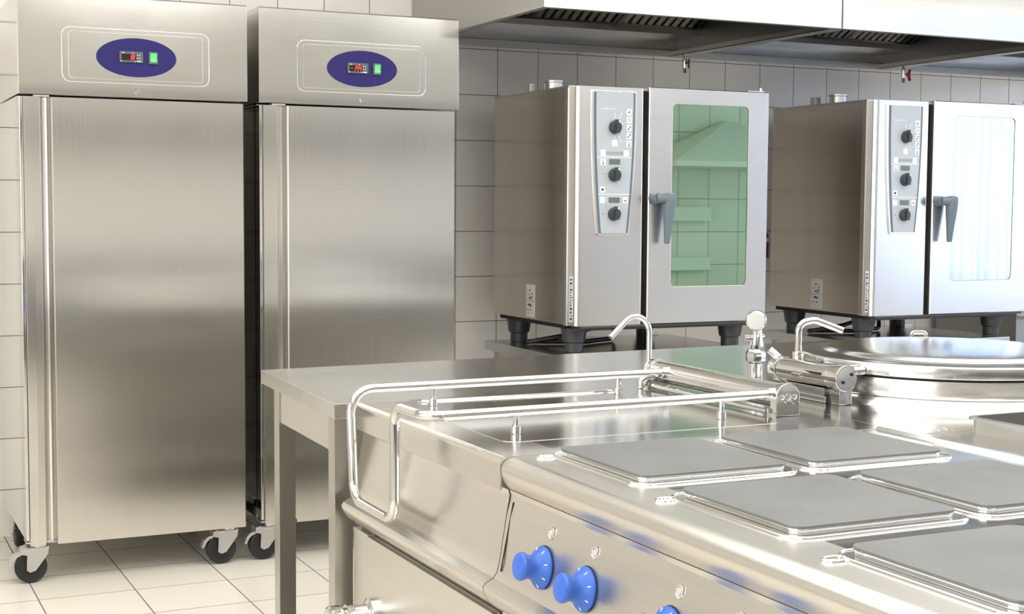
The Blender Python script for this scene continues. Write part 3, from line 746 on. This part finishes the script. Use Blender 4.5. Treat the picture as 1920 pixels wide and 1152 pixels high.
obj('lower_cabinet', MB().box(1.075, 1.90, RY0+.004, RY1-.006, .12, .60, .003), 'range_front', t)
obj('oven_door', MB().box(1.055, 1.074, RY0+.02, RY1-.03, .16, .555, .004), 'range_front', t)
for x in (1.14, 1.84):
    for y in (RY0+.08, RY1-.08): obj('foot', MB().cyl((x, y, 0), (x, y, .12), .022, .025), 'leg_steel', t)
def knob(px, y, z, n):
    """blue mushroom dial: cone skirt plus grip, axis along n"""
    k_ = obj('control_knob', MB().lathe([(.0355, 0), (.0365, .003), (.0355, .006), (.031, .0105), (.0255, .015), (.0215, .020), (.0198, .026), (.0205, .032), (.0235, .038), (.0240, .043), (.0215, .047), (.014, .0485), (0, .049)], (px, y, z), n, 48), 'knob_blue', t, 'blue rotary knob')
    obj('knob_gasket', MB().lathe([(.0375, -.002), (.0375, .001), (0, .001)], (px+.001, y, z), n, 40), 'black', k_)
    mk = MB()
    q = Vector((0, 0, 1)).rotation_difference(Vector(n).normalized()).to_matrix()
    for a in range(0, 360, 45):
        aa = math.radians(a+20); r = .0305
        c = Vector((px, y, z))+q @ Vector((r*math.cos(aa), r*math.sin(aa), .0108))
        rd = q @ Vector((math.cos(aa), math.sin(aa), -.5)); mk.cyl(c-rd*.0030, c+rd*.0030, .0009, seg=6)
    obj('scale_marks', mk, 'white', k_)
nrm = Vector((-1, 0, .16)).normalized()
for y in (2.125, 1.975, 1.725, 1.575, 1.325, 1.175):
    knob(1.0755, y, .690, nrm)
    il = obj('indicator_lamp', MB().lathe([(.0105, -.001), (.0100, .0012), (.0078, .0016), (.0070, .0004), (0, .0004)], (1.0852, y-.012, .750), nrm, 20), 'panel_rim', t)
    obj('lamp_lens', MB().lathe([(.0058, .0005), (.0048, .0022), (0, .0028)], (1.0852, y-.012, .750), nrm, 16), 'green_led' if y == 1.575 else 'label_silver', il)
for y0 in (1.970, 1.565, 1.160):
    for x0 in (1.175, 1.515):
        x1, y1 = x0+.290, y0+.300
        base = MB().prism(rrect(x0-.012, x1+.012, y0-.012, y1+.012, .030, 6), 'z', .8500, .8525, .001)
        base.tube([(p[0], p[1], .8512) for p in rrect(x0-.016, x1+.016, y0-.0145, y1+.0145, .034, 6)], .0032, 8, closed=True)
        base.prism(rrect(x0+.002, x1-.002, y0+.002, y1-.002, .020, 6), 'z', .8525, .8625, .0015)
        # pressed spoon-shaped dimple beside the far left corner
        pts = [(x0-.030+.017*math.cos(a), y1-.016+.011*math.sin(a), .8510) for a in [2*PI*i/28 for i in range(28)]]
        base.tube(pts, .0034, 8, closed=True)
        hp = obj('hot_plate', MB().prism(rrect(x0, x1, y0, y1, .021, 7), 'z', .8605, .8660, .0022, 3), 'plate', t, 'square grey cast iron plate', sharp=60)
        obj('plate_skirt', base, 'chrome' if False else 'lid', hp, 'bright pressed steel surround')

# --- tilting braising pan
t = thing('braising_pan', 'steel braising pan with a chrome rail handle over its flush lid', 'pan', (1.5, 2.68, 0))
obj('front_lip', MB().prism([(1.20, .846), (1.20, .8505), (1.086, .8505), (1.078, .849), (1.0745, .845), (1.073, .838), (1.073, .792), (1.076, .792), (1.076, .836), (1.08, .843), (1.09, .846)], 'y', SY0, SY1), 'range_front', t, sharp=50)
obj('worktop', MB().box(1.199, 1.945, SY0, SY1, .838, .8505, .001), 'range_top', t)
obj('control_fascia', MB().prism([(p[0] if p[1] < .77 else p[0]-.002, p[1]) for p in pf], 'y', SY0+.0005, SY1), 'range_front', t, sharp=24)
obj('lower_cabinet', MB().box(1.085, 1.90, SY0+.004, SY1-.004, .12, .60, .003), 'leg_steel', t)
dr = obj('cabinet_door', MB().box(1.066, 1.084, SY0+.02, SY1-.004, .15, .566, .003), 'apron_steel', t)
obj('door_pull', MB().box(1.0662, 1.086, SY1-.10, SY1-.006, .566, .570, .001).box(1.0650, 1.068, SY1-.10, SY1-.006, .561, .570, .001), 'zinc', dr)
for x in (1.14, 1.84):
    for y in (SY0+.08, SY1-.08): obj('foot', MB().cyl((x, y, 0), (x, y, .12), .022, .025), 'leg_steel', t)
# lid with long pressed channel
lidm = MB().prism(rrect(1.150, 1.79, 2.43, 3.035, .03, 5), 'z', .8500, .8512, .0005)
lidm.tube([(p[0], p[1], .8516) for p in rrect(1.205, 1.715, 2.985, 3.025, .019, 6)], .0028, 8, closed=True)
ld = obj('flush_lid', lidm, 'range_top', t)
obj('drain_slot', MB().prism(rrect(1.655, 1.705, 2.997, 3.012, .007, 5), 'z', .8508, .8522), 'dark_gap', ld)
hp_ = fillet([(1.828, 2.957, .898), (1.018, 2.940, .898), (1.018, 2.915, .662), (1.018, 2.672, .662), (1.018, 2.672, .896), (1.020, 2.512, .896), (1.828, 2.524, .898)], [0, .052, .045, .045, .036, .036, 0], 10)
hd = obj('rail_handle', MB().tube(hp_, .0102, 18), 'chrome', ld, 'bent chrome tube handle')
for yy in (2.957, 2.524): obj('mounting_collar', MB().cyl((1.812, yy, .898), (1.835, yy, .898), .014, seg=18), 'chrome', hd)
for x, y in ((1.214, 2.944), (1.692, 2.954), (1.212, 2.515), (1.695, 2.522)):
    obj('support_post', MB().cyl((x, y, .851), (x, y, .892), .0062, seg=16).cyl((x, y, .8515), (x, y, .868), .0098, seg=18, bev=.001), 'chrome', ld)
# hinge bar
hx, hz = 1.852, .889
arch = [(hx-.031, .8505), (hx+.031, .8505)] + [(hx+.031*math.cos(a), hz+.033*math.sin(a)) for a in [PI*i/16 for i in range(17)]]
hg = obj('hinge_bar', MB().cyl((hx, SY0+.23, hz+.002), (hx, SY1-.022, hz+.002), .0275, seg=36), 'satin', t)
for y0, y1 in ((2.503, 2.527), (3.034, 3.058)):
    obj('hinge_bracket', MB().prism(arch, 'y', y0, y1, .003), 'chrome', hg)
sm = MB()
for dx, r in ((-.016, .0058), (0, .0085), (.016, .0058)):
    sm.lathe([(r, 0), (r, .0015), (r*.6, .0022), (r*.55, .0004), (0, .0004)], (hx+dx, 2.5032, .892), (0, -1, 0), 18)
obj('bolt_row', sm, 'satin', hg)
obj('lower_rod', MB().cyl((hx-.035, SY0+.24, .860), (hx-.035, SY1-.03, .860), .006, seg=14), 'chrome', hg)
obj('elbow_joint', MB().tube(fillet([(1.80, 3.03, .853), (1.80, 3.03, .875), (1.83, 3.03, .878)], .01, 5), .010, 12), 'chrome', hg)
# drain valve near the floor
v = obj('drain_valve', MB().lathe([(.036, 0), (.036, .012), (.030, .016), (.024, .018), (.024, .05), (.028, .052), (.028, .064), (.018, .07)], (1.066, 2.925, .402), (-1, 0, 0), 28), 'chrome', t)
kn = MB().lathe([(.017, .068), (.026, .074), (.029, .082), (.029, .100), (.024, .106), (0, .108)], (1.066, 2.925, .402), (-1, 0, 0), 10)
obj('valve_knob', kn, 'chrome', v)
obj('brass_nut', MB().cyl((1.066, 2.87, .388), (1.045, 2.87, .388), .009, seg=6), 'brass', v)

# --- kettle (back row)
KY0, KY1, KX0, KX1 = 2.205, 3.062, 1.949, 2.86
t = thing('boiling_kettle', 'round boiling kettle with a wide domed steel lid at the right', 'kettle', (2.36, 2.64, 0))
obj('worktop', MB().box(KX0, KX1, KY0, KY1, .835, .8500, .001), 'range_top', t)
obj('cabinet_body', MB().box(KX0+.004, KX1-.03, KY0+.004, KY1-.004, .12, .835), 'range_front', t)
for x in (KX0+.07, KX1-.09):
    for y in (KY0+.07, KY1-.07): obj('foot', MB().cyl((x, y, 0), (x, y, .12), .022, .025), 'leg_steel', t)
kc = (2.465, 2.702)
obj('vessel_collar', MB().lathe([(.359, .8502), (.353, .8600), (.347, .8680), (.342, .8710), (.338, .8745), (.337, .884), (.337, .903), (.335, .9115), (.20, .9115)], (kc[0], kc[1], 0), (0, 0, 1), 96), 'kettle', t, sharp=60)
obj('lid_gap_shade', MB().lathe([(.331, .9116), (.331, .9175)], (kc[0], kc[1], 0), (0, 0, 1), 64), 'dark_gap', t)  # dark colour stands for the shade in the gap under the lid
pr = [(r_*1.021, z_) for r_, z_ in [(.336, .9176), (.3415, .9186), (.3430, .9210), (.3430, .9425), (.3415, .9455), (.336, .9468), (.322, .9475), (.300, .9488), (.287, .9520), (.276, .9575), (.262, .9600), (.215, .9622), (.15, .9640), (.08, .9650), (.0, .9653)]]
kl = obj('domed_lid', MB().lathe(pr, (kc[0], kc[1], 0), (0, 0, 1), 128), 'lid', t, sharp=70)
obj('lid_grip', MB().tube(fillet([(2.610, 2.990, .948), (2.612, 2.993, .967), (2.642, 2.972, .967), (2.640, 2.969, .948)], .010, 5), .006, 10), 'chrome', kl)
# hinge drum
d0, d1 = Vector((2.078, 2.592, .911)), Vector((2.070, 2.845, .911))
dm = obj('hinge_drum', MB().cyl(d0+Vector((0, .045, 0)), d1-Vector((0, .03, 0)), .0275, seg=40), 'chrome', t)
obj('end_cap', MB().cyl(d0, d0+Vector((0, .046, 0)), .0305, seg=40, bev=.003), 'chrome', dm)
obj('end_cap', MB().cyl(d1-Vector((0, .03, 0)), d1, .0305, seg=40, bev=.003), 'chrome', dm)
for dx, dz in ((-.010, -.008), (.013, .009)):
    obj('cap_screw', MB().lathe([(.004, 0), (.0038, .002), (0, .0022)], (d0.x+dx, d0.y-.0002, .911+dz), (0, -1, 0), 12), 'dark_gap', dm)
obj('drum_pedestal', MB().box(2.062, 2.098, 2.596, 2.628, .8502, .890, .003), 'chrome', dm)
obj('drum_rail', MB().box(2.056, 2.092, 2.640, 2.81, .8502, .866, .003).box(2.060, 2.088, 2.65, 2.80, .866, .884, .002), 'satin', dm)
obj('drum_slot', MB().box(2.0485, 2.052, 2.65, 2.74, .914, .920, .0006), 'dark_gap', dm)
obj('latch', MB().box(2.040, 2.052, 2.72, 2.75, .902, .911, .002), 'chrome', dm)
obj('hinge_arm', MB().box(2.098, 2.150, 2.606, 2.65, .914, .940, .005).cyl((2.10, 2.60, .927), (2.13, 2.60, .927), .010, seg=12), 'chrome', dm)
obj('small_nozzle', MB().tube([(2.072, 2.842, .934), (2.056, 2.858, .953)], .010, 14), 'chrome', dm)
sp = obj('water_spout', MB().tube(fillet([(2.088, 2.787, .938), (2.088, 2.787, 1.022), (2.125, 2.775, 1.030), (2.192, 2.755, 1.004)], [0, .030, .03, 0], 8), .0083, 16, hollow=.25), 'chrome', t)
obj('spout_collar', MB().cyl((2.088, 2.787, .934), (2.088, 2.787, .955), .0132, seg=20, bev=.002), 'chrome', sp)

ro = MB()
for cx, cy in ((1.990, 2.335), (2.030, 2.245)):
    for a in range(0, 360, 60): ro.sphere((cx+.020*math.cos(math.radians(a)), cy+.020*math.sin(math.radians(a)), .8503), .0020, (1, 1, .6), 8)
obj('dot_marks', ro, 'white', t)

# --- fryer basin module (back row, nearer)
t = thing('basin_unit', 'steel unit with a raised rectangular basin at the right edge', 'basin', (2.4, 1.7, 0))
obj('worktop', MB().box(1.941, 2.80, 1.09, 1.664, .835, .8495).box(1.941, 2.80, 2.174, 2.202, .835, .8495).box(1.941, 2.056, 1.664, 2.174, .835, .8495).box(2.556, 2.80, 1.664, 2.174, .835, .8495), 'range_top', t)
obj('cabinet_body', MB().box(1.945, 2.77, 1.095, 2.198, .12, .69).box(1.945, 2.0, 1.095, 2.198, .69, .835), 'range_front', t)
for x in (2.01, 2.70):
    for y in (1.17, 2.12): obj('foot', MB().cyl((x, y, 0), (x, y, .12), .022, .025), 'leg_steel', t)
bx0, bx1, by0, by1 = 2.052, 2.56, 1.66, 2.178
wl = MB(); b = wl.bm
out = rrect(bx0, bx1, by0, by1, .022, 6); inn = rrect(bx0+.006, bx1-.006, by0+.006, by1-.006, .018, 6); fl = rrect(bx0-.008, bx1+.008, by0-.008, by1+.008, .026, 6)
rings = []
for poly, z in ((out, .8496), (out, .878), (fl, .8795), (fl, .883), (inn, .884), (inn, .7020)): rings.append([b.verts.new((p[0], p[1], z)) for p in poly])
for A, B in zip(rings, rings[1:]):
    for i in range(len(A)): b.faces.new((A[i], A[(i+1) % len(A)], B[(i+1) % len(A)], B[i]))
bmesh.ops.recalc_face_normals(b, faces=b.faces)
ba = obj('basin_rim', wl, 'kettle', t)
obj('basin_floor', MB().prism(rrect(bx0+.008, bx1-.008, by0+.008, by1-.008, .016, 6), 'z', .700, .7035), 'hood_dark', ba)

# --- taps standing on the work table
t = thing('gooseneck_tap', 'slim gooseneck water tap with a down-curved spout on the table', 'tap', (2.026, 3.37, TZ))
pts = [(2.026, 3.37, .868), (2.026, 3.37, .945)]
for i in range(13):
    a = math.radians(0+ i*11.5); pts.append((1.981+.045*math.cos(a), 3.37, .952+.047*math.sin(a)))
pts.append((1.905, 3.37, .944))
obj('spout', MB().tube(pts, .0082, 16, hollow=.25), 'satin', t)
obj('base_collar', MB().cyl((2.026, 3.37, TZ+.0005), (2.026, 3.37, .872), .013, seg=20, bev=.002), 'chrome', t)

t = thing('spray_valve', 'chunky chrome valve with a round button head beside the kettle', 'tap', (2.211, 3.135, TZ))
cx, cy = 2.211, 3.135
obj('base_pipe', MB().cyl((cx, cy, TZ+.0005), (cx, cy, .886), .0195, seg=28), 'chrome', t)
obj('hex_body', MB().lathe([(.016, .885), (.026, .892), (.027, .912), (.021, .922), (.013, .924), (.013, .934)], (cx, cy, 0), (0, 0, 1), 8), 'chrome', t)
obj('valve_neck', MB().cyl((cx, cy, .925), (cx, cy, .972), .0115, seg=20).cyl((cx+.012, cy+.012, .930), (cx+.012, cy+.012, .975), .017, .012, 6), 'chrome', t)
obj('wing_nut', MB().box(cx-.028, cx+.034, cy+.004, cy+.016, .944, .962, .004), 'chrome', t)
cdir = Vector((-.62, -.78, 0)).normalized()
hd = obj('button_head', MB().lathe([(.022, -.020), (.0275, -.014), (.0285, .0), (.0275, .010), (.0245, .0145), (0, .0155)], (cx, cy, .999), cdir, 36), 'chrome', t)
obj('button_face', MB().lathe([(.0235, .0146), (.022, .0175), (0, .0185)], (cx, cy, .999), cdir, 32), 'label_silver', hd)

# ------------------------------------------------------------------ light
def area(name, loc, rot, sx, sy, power, col):
    l = bpy.data.lights.new(name, 'AREA'); l.shape = 'RECTANGLE'; l.size = sx; l.size_y = sy; l.energy = power; l.color = col
    o = bpy.data.objects.new(name, l); COL.objects.link(o); o.location = loc; o.rotation_euler = rot; return o
area('ceiling_fill', (2.6, 2.0, ZC-.05), (0, 0, 0), 7.0, 4.8, 250, (1, .99, .97))  # added fill lamp without a fitting, lifts the back wall
area('left_fill', (XL+.1, 1.2, 1.6), (0, -PI/2, 0), 1.9, 4.4, 85, (1, .98, .95))  # added fill lamp at the windowless left wall, lights the tiles obliquely

wd = bpy.data.worlds.new('World'); sc.world = wd; wd.use_nodes = True
wd.node_tree.nodes['Background'].inputs[0].default_value = (.9, .95, 1, 1); wd.node_tree.nodes['Background'].inputs[1].default_value = .5

# ------------------------------------------------------------------ camera
f_px, yaw, pitch, roll = 2699.309, .4456634, .0700685, .0064428
fw = Vector((math.sin(yaw)*math.cos(pitch), math.cos(yaw)*math.cos(pitch), -math.sin(pitch)))
r = Vector((math.cos(yaw), -math.sin(yaw), 0)); u = r.cross(fw)
c, s = math.cos(roll), math.sin(roll)
R0, U0 = c*r+s*u, -s*r+c*u
cam = bpy.data.cameras.new('camera'); co = bpy.data.objects.new('camera', cam); COL.objects.link(co)
mw = Matrix((R0, U0, -fw)).transposed().to_4x4(); mw.translation = Vector((0, 0, 1.296)); co.matrix_world = mw
cam.sensor_fit = 'HORIZONTAL'; cam.sensor_width = 36; cam.lens = 36*f_px/1920; cam.clip_start = .05
sc.camera = co

sc.view_settings.view_transform = 'Standard'; sc.view_settings.look = 'None'
sc.view_settings.exposure = -.20; sc.view_settings.gamma = 1
sc.cycles.max_bounces = 10; sc.cycles.glossy_bounces = 6; sc.cycles.diffuse_bounces = 5
sc.cycles.sample_clamp_indirect = 6
